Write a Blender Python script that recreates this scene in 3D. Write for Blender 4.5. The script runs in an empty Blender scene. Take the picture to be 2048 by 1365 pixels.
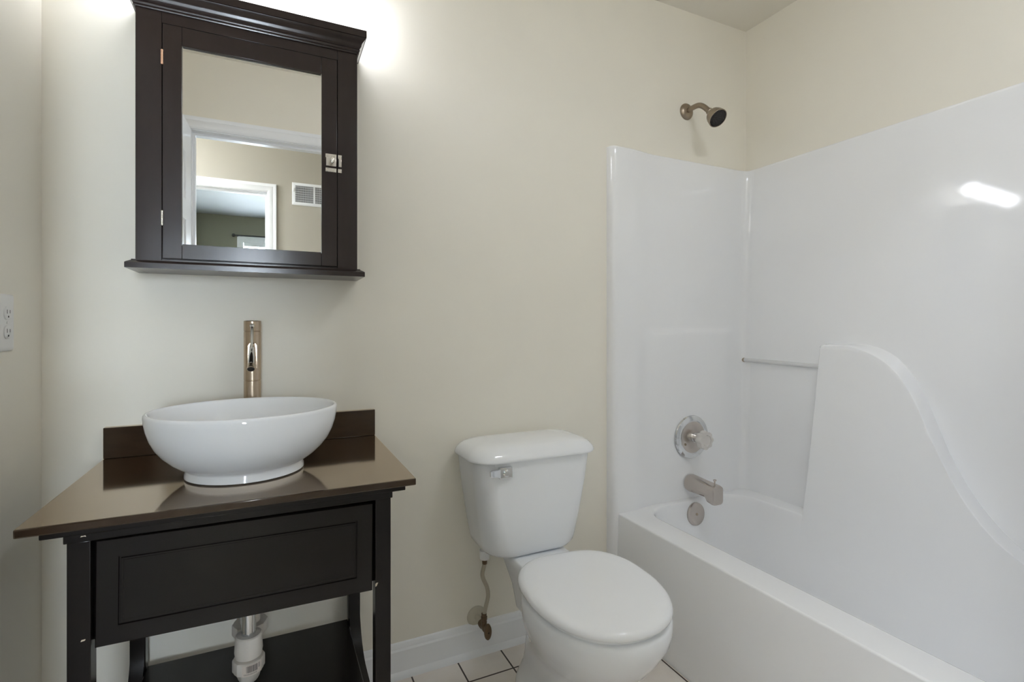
import bpy, bmesh, math
from mathutils import Vector, Matrix

PI = math.pi
SC = bpy.context.scene
COL = SC.collection

# ------------------------------------------------------------------ camera
cam_d = bpy.data.cameras.new('camera')
cam = bpy.data.objects.new('camera', cam_d)
COL.objects.link(cam)
cam.location = (0.0, 0.0, 1.11)
cam.rotation_euler = (PI / 2, 0, -math.radians(25.29))
cam_d.sensor_width = 36.0
cam_d.lens = 1016.0 / 2048 * 36.0
cam_d.shift_y = -29.1 / 2048
cam_d.clip_start = 0.02
SC.camera = cam

# ------------------------------------------------------------------ world, view, light levels
world = bpy.data.worlds.new('world')
SC.world = world
world.use_nodes = True
world.node_tree.nodes['Background'].inputs[0].default_value = (0.62, 0.76, 1.0, 1)
world.node_tree.nodes['Background'].inputs[1].default_value = 1.0
SC.view_settings.view_transform = 'Standard'
SC.view_settings.look = 'None'
SC.view_settings.gamma = 1.0
SC.view_settings.use_curve_mapping = False
SC.view_settings.exposure = 0.0
SC.cycles.max_bounces = 24
SC.cycles.diffuse_bounces = 16
SC.cycles.glossy_bounces = 8
SC.cycles.transmission_bounces = 12

BULB = 25.0         # vanity globes
HALL_FILL = 165.0         # added fill light in the hall, unseen
BATH_FILL = 21.5         # added fill light in the bathroom, unseen
DAY = 68.0          # daylight behind the bedroom blinds

# room
XL, XR, YB, YF, ZC = -0.508, 1.919, 1.61, 0.09, 2.43
YO = YF - 0.115      # hall side of the door wall
YH = -1.035          # far hall wall
YBED = -3.92

# ------------------------------------------------------------------ materials
def nmat(name):
    m = bpy.data.materials.new(name)
    m.use_nodes = True
    return m, m.node_tree, m.node_tree.nodes['Principled BSDF']

def noise_bump(nt, b, scale, strength, dist=0.002, detail=4, stretch=None):
    tc = nt.nodes.new('ShaderNodeTexCoord')
    src = tc.outputs['Object']
    if stretch:
        mp = nt.nodes.new('ShaderNodeMapping')
        mp.inputs['Scale'].default_value = stretch
        nt.links.new(src, mp.inputs['Vector'])
        src = mp.outputs['Vector']
    n = nt.nodes.new('ShaderNodeTexNoise')
    n.inputs['Scale'].default_value = scale
    n.inputs['Detail'].default_value = detail
    nt.links.new(src, n.inputs['Vector'])
    bp = nt.nodes.new('ShaderNodeBump')
    bp.inputs['Strength'].default_value = strength
    bp.inputs['Distance'].default_value = dist
    nt.links.new(n.outputs['Fac'], bp.inputs['Height'])
    nt.links.new(bp.outputs['Normal'], b.inputs['Normal'])
    return n, src

def ramp_color(nt, b, fac, c0, c1, p0=0.35, p1=0.65):
    r = nt.nodes.new('ShaderNodeValToRGB')
    r.color_ramp.elements[0].position = p0
    r.color_ramp.elements[0].color = (*c0, 1)
    r.color_ramp.elements[1].position = p1
    r.color_ramp.elements[1].color = (*c1, 1)
    nt.links.new(fac, r.inputs['Fac'])
    nt.links.new(r.outputs['Color'], b.inputs['Base Color'])
    return r

def mat(name, col, rough=0.5, metal=0.0, spec=0.5, bump=None, vary=0.0, ior=None, coat=0.0, coat_rough=0.05, stretch=None, tint=None):
    m, nt, b = nmat(name)
    b.inputs['Base Color'].default_value = (*col, 1)
    b.inputs['Roughness'].default_value = rough
    b.inputs['Metallic'].default_value = metal
    b.inputs['Specular IOR Level'].default_value = spec
    if ior: b.inputs['IOR'].default_value = ior
    if tint: b.inputs['Specular Tint'].default_value = (*tint, 1)
    if coat:
        b.inputs['Coat Weight'].default_value = coat
        b.inputs['Coat Roughness'].default_value = coat_rough
    sc, st = bump if bump else (6.0, 0.0)
    n, src = noise_bump(nt, b, sc, st, stretch=stretch)
    v = vary if vary else 0.015
    n2 = nt.nodes.new('ShaderNodeTexNoise')
    n2.inputs['Scale'].default_value = 3.0 if not stretch else 9.0
    n2.inputs['Detail'].default_value = 5
    nt.links.new(src, n2.inputs['Vector'])
    ramp_color(nt, b, n2.outputs['Fac'], tuple(c * (1 - v) for c in col), tuple(min(1, c * (1 + v)) for c in col))
    return m

M = {}
M['wall'] = mat('beige_paint', (0.82, 0.79, 0.708), 0.42, spec=0.35, bump=(140, 0.05), vary=0.012)
M['hallwall'] = mat('darkened_hall_paint', (0.47, 0.445, 0.385), 0.5, spec=0.3, bump=(140, 0.05), vary=0.012)  # wall beige darkened to hold down the strong added hall light
M['ceiling'] = mat('ceiling_paint', (0.80, 0.77, 0.70), 0.8, spec=0.2, bump=(200, 0.05))
M['bedwall'] = mat('grey_olive_paint', (0.26, 0.255, 0.20), 0.7, spec=0.2, bump=(140, 0.05))
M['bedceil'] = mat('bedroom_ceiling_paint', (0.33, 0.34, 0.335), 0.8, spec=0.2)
M['trim'] = mat('white_trim_paint', (0.85, 0.87, 0.90), 0.28, spec=0.5, bump=(60, 0.03))
M['fibre'] = mat('white_gelcoat', (0.85, 0.86, 0.88), 0.06, spec=0.5, bump=(5, 0.006), vary=0.005)
M['china'] = mat('white_vitreous_china', (0.85, 0.87, 0.90), 0.06, spec=0.5, vary=0.005)
M['seat'] = mat('white_seat_enamel', (0.87, 0.885, 0.91), 0.10, spec=0.5, vary=0.005)
M['plastic'] = mat('white_plastic', (0.78, 0.785, 0.79), 0.3)
M['pvc'] = mat('white_pvc', (0.78, 0.74, 0.69), 0.3, vary=0.06)
M['espresso'] = mat('espresso_wood', (0.0220, 0.0140, 0.0128), 0.20, spec=0.40, bump=(3, 0.002), vary=0.06, stretch=(4, 4, 1.2), ior=1.55)
M['espresso_dark'] = mat('black_brown_wood', (0.0085, 0.0068, 0.0060), 0.22, spec=0.30, bump=(3, 0.002), vary=0.06, stretch=(4, 4, 1.2), ior=1.5)
M['espresso_top'] = mat('espresso_polished_top', (0.030, 0.018, 0.011), 0.10, spec=0.2, bump=(3, 0.002), vary=0.12, stretch=(1.2, 5, 4), ior=1.5)
# amber lacquer film: a tinted mirror sheen that grows towards grazing angles
nt = M['espresso_top'].node_tree
gl = nt.nodes.new('ShaderNodeBsdfGlossy'); gl.inputs['Color'].default_value = (1.0, 0.86, 0.70, 1); gl.inputs['Roughness'].default_value = 0.07
lw = nt.nodes.new('ShaderNodeLayerWeight'); lw.inputs['Blend'].default_value = 0.5
pw = nt.nodes.new('ShaderNodeMath'); pw.operation = 'POWER'; pw.inputs[1].default_value = 2.2
nt.links.new(lw.outputs['Facing'], pw.inputs[0])
ma = nt.nodes.new('ShaderNodeMath'); ma.operation = 'MULTIPLY_ADD'; ma.inputs[1].default_value = 0.86; ma.inputs[2].default_value = 0.03
nt.links.new(pw.outputs[0], ma.inputs[0])
mxs = nt.nodes.new('ShaderNodeMixShader')
nt.links.new(ma.outputs[0], mxs.inputs[0])
nt.links.new(nt.nodes['Principled BSDF'].outputs[0], mxs.inputs[1]); nt.links.new(gl.outputs[0], mxs.inputs[2])
nt.links.new(mxs.outputs[0], nt.nodes['Material Output'].inputs['Surface'])
M['dark_gap'] = mat('dark_recess', (0.004, 0.004, 0.004), 0.8)
M['nickel'] = mat('brushed_nickel', (0.52, 0.42, 0.32), 0.26, metal=1.0, bump=(30, 0.02), stretch=(1, 1, 0.05))
M['nickel_tub'] = mat('satin_nickel', (0.56, 0.51, 0.47), 0.27, metal=1.0)
M['bronze'] = mat('aged_nickel', (0.36, 0.30, 0.235), 0.30, metal=1.0)
M['chrome'] = mat('chrome', (0.72, 0.73, 0.74), 0.08, metal=1.0)
M['rubber'] = mat('dark_rubber', (0.02, 0.016, 0.014), 0.5)
M['brass'] = mat('dark_brass', (0.17, 0.12, 0.075), 0.38, metal=0.8)
M['painted_metal'] = mat('paint_spotted_metal', (0.50, 0.47, 0.39), 0.4, bump=(80, 0.2), vary=0.2)
M['hose'] = mat('cloudy_vinyl', (0.42, 0.38, 0.30), 0.3)
M['ink'] = mat('label_ink', (0.03, 0.02, 0.02), 0.6)
M['label'] = mat('label_paper', (0.78, 0.70, 0.64), 0.5)
M['chip'] = mat('bare_chipped_wood', (0.60, 0.52, 0.42), 0.8)
M['black'] = mat('black_iron', (0.01, 0.01, 0.01), 0.4)
M['ventgrey'] = mat('vent_shade', (0.10, 0.105, 0.11), 0.7)
M['copper'] = mat('copper_hinge', (0.75, 0.48, 0.33), 0.3, metal=1.0)
M['silver'] = mat('bright_nickel', (0.70, 0.66, 0.60), 0.25, metal=1.0)

m, nt, b = nmat('mirror_glass')
b.inputs['Base Color'].default_value = (0.90, 0.905, 0.90, 1)
b.inputs['Metallic'].default_value = 1.0
b.inputs['Roughness'].default_value = 0.0
M['mirror'] = m

m, nt, b = nmat('clear_acrylic')
b.inputs['Base Color'].default_value = (0.95, 0.955, 0.96, 1)
b.inputs['Transmission Weight'].default_value = 0.45
b.inputs['Roughness'].default_value = 0.08
b.inputs['IOR'].default_value = 1.40
M['acrylic'] = m

m, nt, b = nmat('frosted_acrylic')
b.inputs['Base Color'].default_value = (0.93, 0.90, 0.87, 1)
b.inputs['Transmission Weight'].default_value = 0.45
b.inputs['Roughness'].default_value = 0.12
b.inputs['IOR'].default_value = 1.49
M['knob_acrylic'] = m

def emis(name, col, strength):
    m, nt, b = nmat(name)
    b.inputs['Base Color'].default_value = (0.9, 0.9, 0.9, 1)
    b.inputs['Emission Color'].default_value = (*col, 1)
    b.inputs['Emission Strength'].default_value = strength
    return m
M['bulb'] = emis('lit_globe', (0.91, 0.935, 1.0), BULB)
M['hall_fill'] = emis('added_hall_glow', (0.88, 0.93, 1.0), HALL_FILL)
M['bath_fill'] = emis('added_bath_glow', (0.85, 0.905, 1.0), BATH_FILL)
M['day'] = emis('daylit_pane', (0.80, 0.90, 1.0), DAY)

# floor: square tiles, dark grout
m, nt, b = nmat('ceramic_tile_floor')
tc = nt.nodes.new('ShaderNodeTexCoord')
sx = nt.nodes.new('ShaderNodeSeparateXYZ')
nt.links.new(tc.outputs['Object'], sx.inputs[0])
TS = 0.1545
def mathn(op, a, bb=None, c=None):
    n = nt.nodes.new('ShaderNodeMath'); n.operation = op
    for i, v in enumerate((a, bb, c)):
        if v is None: continue
        if isinstance(v, (int, float)): n.inputs[i].default_value = v
        else: nt.links.new(v, n.inputs[i])
    return n.outputs[0]
def line(sock, off):
    f = mathn('FRACT', mathn('DIVIDE', mathn('SUBTRACT', sock, off), TS))
    d = mathn('ABSOLUTE', mathn('SUBTRACT', f, 0.5))
    return mathn('GREATER_THAN', d, 0.5 - 0.0026 / TS)
g = mathn('MAXIMUM', line(sx.outputs[0], 0.709), line(sx.outputs[1], 1.490))
n = nt.nodes.new('ShaderNodeTexNoise'); n.inputs['Scale'].default_value = 9; n.inputs['Detail'].default_value = 6
nt.links.new(tc.outputs['Object'], n.inputs['Vector'])
r = nt.nodes.new('ShaderNodeValToRGB')
r.color_ramp.elements[0].position = 0.3; r.color_ramp.elements[0].color = (0.76, 0.70, 0.64, 1)
r.color_ramp.elements[1].position = 0.7; r.color_ramp.elements[1].color = (0.83, 0.785, 0.74, 1)
nt.links.new(n.outputs['Fac'], r.inputs['Fac'])
mx = nt.nodes.new('ShaderNodeMixRGB')
nt.links.new(g, mx.inputs[0]); nt.links.new(r.outputs[0], mx.inputs[1]); mx.inputs[2].default_value = (0.035, 0.022, 0.014, 1)
nt.links.new(mx.outputs[0], b.inputs['Base Color'])
bp = nt.nodes.new('ShaderNodeBump'); bp.inputs['Strength'].default_value = 0.5; bp.inputs['Distance'].default_value = 0.002; bp.invert = True
nt.links.new(g, bp.inputs['Height']); nt.links.new(bp.outputs['Normal'], b.inputs['Normal'])
b.inputs['Roughness'].default_value = 0.35
M['tile'] = m
M['carpet'] = mat('hall_carpet', (0.42, 0.38, 0.32), 0.95, spec=0.1, bump=(300, 0.5))

# ------------------------------------------------------------------ mesh helpers
def obj(name, bm, material, parent=None, smooth=True, angle=35, origin=None):
    bmesh.ops.recalc_face_normals(bm, faces=bm.faces[:])
    me = bpy.data.meshes.new(name)
    bm.to_mesh(me); bm.free()
    if origin is not None:
        me.transform(Matrix.Translation(-Vector(origin)))
    if smooth:
        for p in me.polygons: p.use_smooth = True
        me.set_sharp_from_angle(angle=math.radians(angle))
    me.materials.append(M[material] if isinstance(material, str) else material)
    o = bpy.data.objects.new(name, me)
    COL.objects.link(o)
    if parent is not None:
        o.parent = parent
        w = Vector((0, 0, 0))
        p = parent
        while p is not None:
            w += p.location
            p = p.parent
        if origin is not None:
            o.location = Vector(origin) - w
        else:
            o.location = -w
    elif origin is not None:
        o.location = origin
    return o

def thing(name, label, cat, loc, group=None):
    o = bpy.data.objects.new(name, None)
    o.empty_display_size = 0.1
    COL.objects.link(o)
    o.location = loc
    o['label'] = label; o['category'] = cat
    if group: o['group'] = group
    return o

def struct(name, bm, material, parent=None, **k):
    o = obj(name, bm, material, parent, **k)
    if parent is None: o['kind'] = 'structure'
    return o

def box(bm, x0, x1, y0, y1, z0, z1, bevel=0.0, seg=2):
    vs = [bm.verts.new(p) for p in ((x0, y0, z0), (x1, y0, z0), (x1, y1, z0), (x0, y1, z0),
                                    (x0, y0, z1), (x1, y0, z1), (x1, y1, z1), (x0, y1, z1))]
    fs = [bm.faces.new([vs[i] for i in f]) for f in ((0, 3, 2, 1), (4, 5, 6, 7), (0, 1, 5, 4), (1, 2, 6, 5), (2, 3, 7, 6), (3, 0, 4, 7))]
    if bevel > 0:
        es = list({e for f in fs for e in f.edges})
        bmesh.ops.bevel(bm, geom=es, offset=bevel, segments=seg, affect='EDGES', profile=0.5)
    return bm

def new(): return bmesh.new()

def loft(bm, rings, closed=True, cap0=False, cap1=False):
    vr = [[bm.verts.new(p) for p in ring] for ring in rings]
    n = len(vr[0])
    for a, c in zip(vr, vr[1:]):
        for i in range(n if closed else n - 1):
            j = (i + 1) % n
            try: bm.faces.new((a[i], a[j], c[j], c[i]))
            except ValueError: pass
    if cap0: bm.faces.new(vr[0][::-1])
    if cap1: bm.faces.new(vr[-1])
    return vr

def frame_from(d):
    d = Vector(d).normalized()
    up = Vector((0, 0, 1)) if abs(d.z) < 0.95 else Vector((0, 1, 0))
    u = d.cross(up).normalized(); v = u.cross(d).normalized()
    return d, u, v

def lathe(bm, prof, origin=(0, 0, 0), axis=(0, 0, 1), n=40, cap0=True, cap1=True, sx=1.0, sy=1.0):
    # prof: list of (radius, height along axis)
    d, u, v = frame_from(axis)
    o = Vector(origin)
    rings = []
    for r, h in prof:
        rings.append([o + d * h + u * (r * sx * math.cos(2 * PI * i / n)) + v * (r * sy * math.sin(2 * PI * i / n)) for i in range(n)])
    return loft(bm, rings, True, cap0 and prof[0][0] > 1e-6, cap1 and prof[-1][0] > 1e-6)

def catmull(pts, per=8):
    P = [Vector(p) for p in pts]
    out = []
    for i in range(len(P) - 1):
        p0 = P[i - 1] if i else P[0] * 2 - P[1]
        p1, p2 = P[i], P[i + 1]
        p3 = P[i + 2] if i + 2 < len(P) else P[-1] * 2 - P[-2]
        for k in range(per):
            t = k / per
            out.append(0.5 * ((2 * p1) + (p2 - p0) * t + (2 * p0 - 5 * p1 + 4 * p2 - p3) * t * t + (3 * p1 - p0 - 3 * p2 + p3) * t ** 3))
    out.append(P[-1])
    return out

def tube(bm, pts, r, n=20, cap=True, smooth=0):
    pts = [Vector(p) for p in pts]
    rr = r if isinstance(r, (list, tuple)) else [r] * len(pts)
    if smooth:
        ext = [Vector((*p, q)) for p, q in zip(pts, rr)]
        ext = catmull(ext, smooth)
        pts = [Vector(e[:3]) for e in ext]; rr = [e[3] for e in ext]
    rings = []
    t = (pts[1] - pts[0]).normalized()
    _, u, v = frame_from(t)
    for i, p in enumerate(pts):
        if i == 0: d = pts[1] - pts[0]
        elif i == len(pts) - 1: d = pts[-1] - pts[-2]
        else: d = (pts[i + 1] - pts[i]).normalized() + (pts[i] - pts[i - 1]).normalized()
        d.normalize()
        u = (u - d * u.dot(d)).normalized(); v = d.cross(u)
        rings.append([p + u * (rr[i] * math.cos(2 * PI * k / n)) + v * (rr[i] * math.sin(2 * PI * k / n)) for k in range(n)])
    loft(bm, rings, True, cap, cap)

def rrect(x0, x1, y0, y1, r, n=10, z=0.0):
    out = []
    rs = r if isinstance(r, (list, tuple)) else [r] * 4
    cs = ((x1 - rs[0], y1 - rs[0], 0, rs[0]), (x0 + rs[1], y1 - rs[1], 90, rs[1]), (x0 + rs[2], y0 + rs[2], 180, rs[2]), (x1 - rs[3], y0 + rs[3], 270, rs[3]))
    for cx, cy, a0, q in cs:
        for k in range(n + 1):
            a = math.radians(a0 + 90 * k / n)
            out.append(Vector((cx + q * math.cos(a), cy + q * math.sin(a), z)))
    return out

def extrude_profile(bm, prof, axis, a0, a1):
    # prof = closed list of 2D points; axis 'x': prof=(y,z); 'y': prof=(x,z)
    f = (lambda p, a: (a, p[0], p[1])) if axis == 'x' else ((lambda p, a: (p[0], a, p[1])) if axis == 'y' else (lambda p, a: (p[0], p[1], a)))
    loft(bm, [[f(p, a0) for p in prof], [f(p, a1) for p in prof]], True, True, True)

def wall_grid(bm, axis, pos, thick, a0, a1, z0, z1, holes=()):
    """wall slab on plane axis=pos..pos+thick running a0..a1 with rectangular holes (b0,b1,h0,h1)"""
    xs = sorted({a0, a1, *[h[0] for h in holes], *[h[1] for h in holes]})
    zs = sorted({z0, z1, *[h[2] for h in holes], *[h[3] for h in holes]})
    p0, p1 = sorted((pos, pos + thick))
    for i in range(len(xs) - 1):
        for j in range(len(zs) - 1):
            cx, cz = (xs[i] + xs[i + 1]) / 2, (zs[j] + zs[j + 1]) / 2
            if any(h[0] < cx < h[1] and h[2] < cz < h[3] for h in holes): continue
            if axis == 'y': box(bm, xs[i], xs[i + 1], p0, p1, zs[j], zs[j + 1])
            else: box(bm, p0, p1, xs[i], xs[i + 1], zs[j], zs[j + 1])
    bmesh.ops.remove_doubles(bm, verts=bm.verts[:], dist=1e-5)
    # drop the interior faces that doubled-up boxes share
    seen = {}
    for f in bm.faces[:]:
        k = tuple(sorted(v.index for v in f.verts)) if False else frozenset(v for v in f.verts)
        seen.setdefault(k, []).append(f)
    kill = [f for fl in seen.values() if len(fl) > 1 for f in fl]
    if kill: bmesh.ops.delete(bm, geom=kill, context='FACES_ONLY')

def boolean_cut(bm, cutter_bm):
    def tmp(b):
        bmesh.ops.recalc_face_normals(b, faces=b.faces[:])
        me = bpy.data.meshes.new('tmp'); b.to_mesh(me); b.free()
        o = bpy.data.objects.new('tmp', me); COL.objects.link(o); return o
    a, c = tmp(bm), tmp(cutter_bm)
    md = a.modifiers.new('b', 'BOOLEAN'); md.operation = 'DIFFERENCE'; md.object = c; md.solver = 'EXACT'
    dg = bpy.context.evaluated_depsgraph_get()
    me = bpy.data.meshes.new_from_object(a.evaluated_get(dg))
    out = bmesh.new(); out.from_mesh(me)
    for o in (a, c):
        d = o.data; bpy.data.objects.remove(o); bpy.data.meshes.remove(d)
    bpy.data.meshes.remove(me)
    return out

# ------------------------------------------------------------------ the setting
DX0, DX1, DZ = -0.351, 0.411, 2.06      # bathroom door opening
HX0, HX1 = -0.793, -0.033               # doorway across the hall
HALL0, HALL1 = -1.6, 2.4
T = 0.06
bm = new(); box(bm, XL - T, XR + T, YF - 0.06, YB + T, -0.05, 0.0); struct('floor', bm, 'tile', smooth=False)
bm = new(); box(bm, HALL0 - T, HALL1 + T, YH - 0.115, YF - 0.06, -0.05, 0.0); box(bm, -1.2, 3.0, YBED - T, YH - 0.115, -0.05, 0.0)
o = struct('floor_hall', bm, 'carpet', smooth=False)
bm = new(); box(bm, XL - T, XR + T, YO + 0.001, YB + T, ZC, ZC + 0.05); struct('ceiling', bm, 'ceiling', smooth=False)
bm = new(); box(bm, HALL0 - T, HALL1 + T, YH - 0.0575, YO + 0.001, ZC, ZC + 0.05); struct('ceiling_hall', bm, 'ceiling', smooth=False)
bm = new(); box(bm, -0.86, 3.0, YBED - T, YH - 0.0575, ZC, ZC + 0.05); struct('ceiling_bedroom', bm, 'bedceil', smooth=False)
bm = new(); box(bm, XL - T, XR + T, YB, YB + T, 0, ZC); struct('wall_back', bm, 'wall', smooth=False)
bm = new(); box(bm, XL - T, XL, YF, YB, 0, ZC); struct('wall_left', bm, 'wall', smooth=False)
bm = new(); box(bm, XR, XR + T, YF, YB, 0, ZC); struct('wall_right', bm, 'wall', smooth=False)
bm = new(); wall_grid(bm, 'y', YF, YO - YF, HALL0 - T, HALL1 + T, 0, ZC, [(DX0 - 0.018, DX1 + 0.018, -0.01, DZ + 0.018)]); struct('wall_front', bm, 'wall', smooth=False)
bm = new(); wall_grid(bm, 'y', YH, -0.0575, HALL0 - T, HALL1 + T, 0, ZC, [(HX0 - 0.018, HX1 + 0.018, -0.01, DZ + 0.018)]); struct('wall_hall', bm, 'hallwall', smooth=False)
bm = new(); wall_grid(bm, 'y', YH - 0.0575, -0.0575, -0.80 - T, 3.0, 0, ZC, [(HX0 - 0.018, HX1 + 0.018, -0.01, DZ + 0.018)]); struct('wall_bedroom_near', bm, 'bedwall', smooth=False)
bm = new(); box(bm, HALL0 - T, HALL0, YH, YO, 0, ZC); struct('wall_hall_left', bm, 'hallwall', smooth=False)
bm = new(); box(bm, HALL1, HALL1 + T, YH, YO, 0, ZC); struct('wall_hall_right', bm, 'hallwall', smooth=False)
WX0, WX1, WZ0, WZ1 = -0.310, 0.62, 0.80, 2.12
bm = new(); wall_grid(bm, 'y', YBED, -T, -0.86, 3.0, 0, ZC, [(WX0, WX1, WZ0, WZ1)]); struct('wall_bedroom_far', bm, 'bedwall', smooth=False)
bm = new(); box(bm, -0.86, -0.80, YBED, YH - 0.115, 0, ZC); struct('wall_bedroom_left', bm, 'bedwall', smooth=False)
bm = new(); box(bm, 2.94, 3.0, YBED, YH - 0.115, 0, ZC); struct('wall_bedroom_right', bm, 'bedwall', smooth=False)

# door casings (moulded) and jambs
def casing(bm, x0, x1, zt, ywall, s, w=0.057):
    """colonial casing round an opening; s=-1 projects to -y, +1 to +y"""
    prof = [(0.0, 0.0), (0.0, 0.008), (0.006, 0.010), (0.012, 0.013), (0.030, 0.014), (0.038, 0.012), (0.042, 0.015), (0.052, 0.018), (w, 0.018), (w, 0.0)]
    path = [((x0, 0), (-1, 0)), ((x0, zt), (-1, 1)), ((x1, zt), (1, 1)), ((x1, 0), (1, 0))]
    rings = []
    for (px, pz), (ox, oz) in path:
        rings.append([(px + ox * a, ywall + s * d, pz + oz * a) for a, d in prof])
    loft(bm, rings, True, True, True)

def jamb(bm, x0, x1, zt, y0, y1, stop):
    t = 0.018
    box(bm, x0 - t, x0, y0, y1, 0, zt); box(bm, x1, x1 + t, y0, y1, 0, zt); box(bm, x0 - t, x1 + t, y0, y1, zt, zt + t)
    a, c = stop
    box(bm, x0, x0 + 0.011, a, c, 0, zt); box(bm, x1 - 0.011, x1, a, c, 0, zt); box(bm, x0 + 0.011, x1 - 0.011, a, c, zt - 0.011, zt)

bm = new(); casing(bm, DX0 - 0.004, DX1 + 0.004, DZ + 0.004, YF, 1); casing(bm, DX0 - 0.004, DX1 + 0.004, DZ + 0.004, YO, -1)
jamb(bm, DX0, DX1, DZ, YO, YF, (YO + 0.035, YO + 0.072)); struct('trim_1', bm, 'trim', angle=25)
bm = new(); casing(bm, HX0 - 0.004, HX1 + 0.004, DZ + 0.004, YH, 1)
jamb(bm, HX0, HX1, DZ, YH - 0.115, YH, (YH - 0.07, YH - 0.035)); struct('trim_2', bm, 'trim', angle=25)

# open six-panel door, swung into the room beside the left wall
def panel_face(bm, axis_x, side, ya, yb, za, zb):
    d = side
    rings = []
    for ins, dep in ((0.0, 0.0), (0.006, 0.004), (0.014, 0.006), (0.022, 0.006), (0.045, 0.001)):
        rings.append([(axis_x - d * dep, y, z) for y, z in ((ya + ins, za + ins), (yb - ins, za + ins), (yb - ins, zb - ins), (ya + ins, zb - ins))])
    loft(bm, rings, True, False, True)

def door_leaf(bm, xf, xb, y0, y1, z0, z1):
    W = y1 - y0
    cols = [(0.115, 0.335), (W - 0.335, W - 0.115)]
    rows = [(0.24, 0.80), (0.92, 1.60), (1.69, 1.905)]
    ys = [0, cols[0][0], cols[0][1], cols[1][0], cols[1][1], W]
    zs = [z0] + [v for r_ in rows for v in r_] + [z1]
    for xs, side in ((xf, 1), (xb, -1)):
        for i in range(5):
            for j in range(len(zs) - 1):
                a, c, e, f = y0 + ys[i], y0 + ys[i + 1], zs[j], zs[j + 1]
                if i in (1, 3) and j % 2 == 1:
                    panel_face(bm, xs, side, a, c, e, f)
                else:
                    bm.faces.new([bm.verts.new(p) for p in ((xs, a, e), (xs, c, e), (xs, c, f), (xs, a, f))])
    for q in (((y0, z0), (y1, z0)), ((y1, z0), (y1, z1)), ((y1, z1), (y0, z1)), ((y0, z1), (y0, z0))):
        (a, e), (c, f) = q
        bm.faces.new([bm.verts.new(p) for p in ((xf, a, e), (xf, c, f), (xb, c, f), (xb, a, e))])
    bmesh.ops.remove_doubles(bm, verts=bm.verts[:], dist=1e-5)
bm = new(); door_leaf(bm, DX0 + 0.001, DX0 - 0.034, YF + 0.021, YF + 0.765, 0.012, DZ - 0.006)
HINGE = Vector((DX0 - 0.004, YF + 0.021, 0))
SWING = Matrix.Rotation(math.radians(2.5), 3, 'Z')
bmesh.ops.rotate(bm, verts=bm.verts[:], cent=HINGE, matrix=SWING)
d1 = struct('door_1', bm, 'trim', angle=20)
kp = [(0.0, 0.0), (0.030, 0.0), (0.030, 0.006), (0.012, 0.010), (0.012, 0.030), (0.022, 0.036), (0.027, 0.048), (0.022, 0.060), (0.0, 0.064)]
bm = new(); lathe(bm, kp, (DX0 + 0.001, YF + 0.70, 0.95), (1, 0, 0), 24); bmesh.ops.rotate(bm, verts=bm.verts[:], cent=HINGE, matrix=SWING); obj('door_knob', bm, 'nickel', d1)

# bedroom window with blinds, daylight behind
bm = new(); casing(bm, WX0, WX1, WZ1, YBED, 1, 0.066)
box(bm, WX0 - 0.07, WX1 + 0.07, YBED, YBED + 0.04, WZ0 - 0.03, WZ0, 0.004)
w1 = struct('window_1', bm, 'trim')
bm = new(); box(bm, WX0, WX1, YBED - 0.05, YBED - 0.04, WZ0, WZ1); obj('pane', bm, 'day', w1, smooth=False)
bm = new(); box(bm, WX0 + 0.003, WX1 - 0.003, YBED - 0.036, YBED - 0.002, WZ1 - 0.045, WZ1, 0.002)
k = 0
z = WZ1 - 0.085
while z > WZ0 + 0.02:
    bm2 = [(WX0 + 0.006, YBED - 0.030, z - 0.002), (WX1 - 0.006, YBED - 0.030, z - 0.002), (WX1 - 0.006, YBED - 0.006, z + 0.002), (WX0 + 0.006, YBED - 0.006, z + 0.002)]
    vs = [bm.verts.new(p) for p in bm2]; ws = [bm.verts.new((p[0], p[1], p[2] + 0.0015)) for p in bm2]
    bm.faces.new(vs); bm.faces.new(ws[::-1])
    for i in range(4): bm.faces.new((vs[i], vs[(i + 1) % 4], ws[(i + 1) % 4], ws[i]))
    z -= 0.024
obj('blind', bm, 'trim', w1, smooth=False)
# curtain rod over that window
cr = thing('curtain_rod', 'black curtain rod end beside the bedroom window, seen in the cabinet mirror', 'curtain rod', (0.12, YBED, 2.19))
bm = new(); tube(bm, [(-0.395, YBED + 0.07, 2.187), (0.72, YBED + 0.07, 2.187)], 0.008, 12); obj('rod', bm, 'black', cr)
bm = new(); lathe(bm, [(0.0, 0), (0.016, 0.006), (0.020, 0.02), (0.016, 0.034), (0.0, 0.04)], (-0.39, YBED + 0.07, 2.187), (-1, 0, 0), 16); obj('finial', bm, 'black', cr)
for xx in (-0.37, 0.68):
    bm = new(); box(bm, xx - 0.006, xx + 0.006, YBED, YBED + 0.07, 2.181, 2.193); obj('bracket', bm, 'black', cr)

# baseboards
def baseboard(bm, axis, wallpos, s, a0, a1):
    p = [(0, 0), (0.020, 0), (0.020, 0.010), (0.017, 0.018), (0.0135, 0.022), (0.0125, 0.085), (0.009, 0.091), (0.0085, 0.098), (0.005, 0.106), (0.0, 0.108)]
    extrude_profile(bm, [(wallpos + s * d, z) for d, z in p], axis, a0, a1)
bm = new(); baseboard(bm, 'x', YB, -1, XL, 1.165); struct('baseboard_back', bm, 'trim', angle=25)
bm = new(); baseboard(bm, 'y', XL, 1, YF, YB - 0.02); struct('baseboard_left', bm, 'trim', angle=25)
bm = new(); baseboard(bm, 'x', YF, 1, XL + 0.02, DX0 - 0.061); baseboard(bm, 'x', YF, 1, DX1 + 0.061, 1.165); struct('baseboard_front', bm, 'trim', angle=25)
bm = new(); baseboard(bm, 'x', YH, 1, HALL0, HX0 - 0.061); baseboard(bm, 'x', YH, 1, HX1 + 0.061, HALL1); struct('baseboard_hall', bm, 'trim', angle=25)

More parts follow.
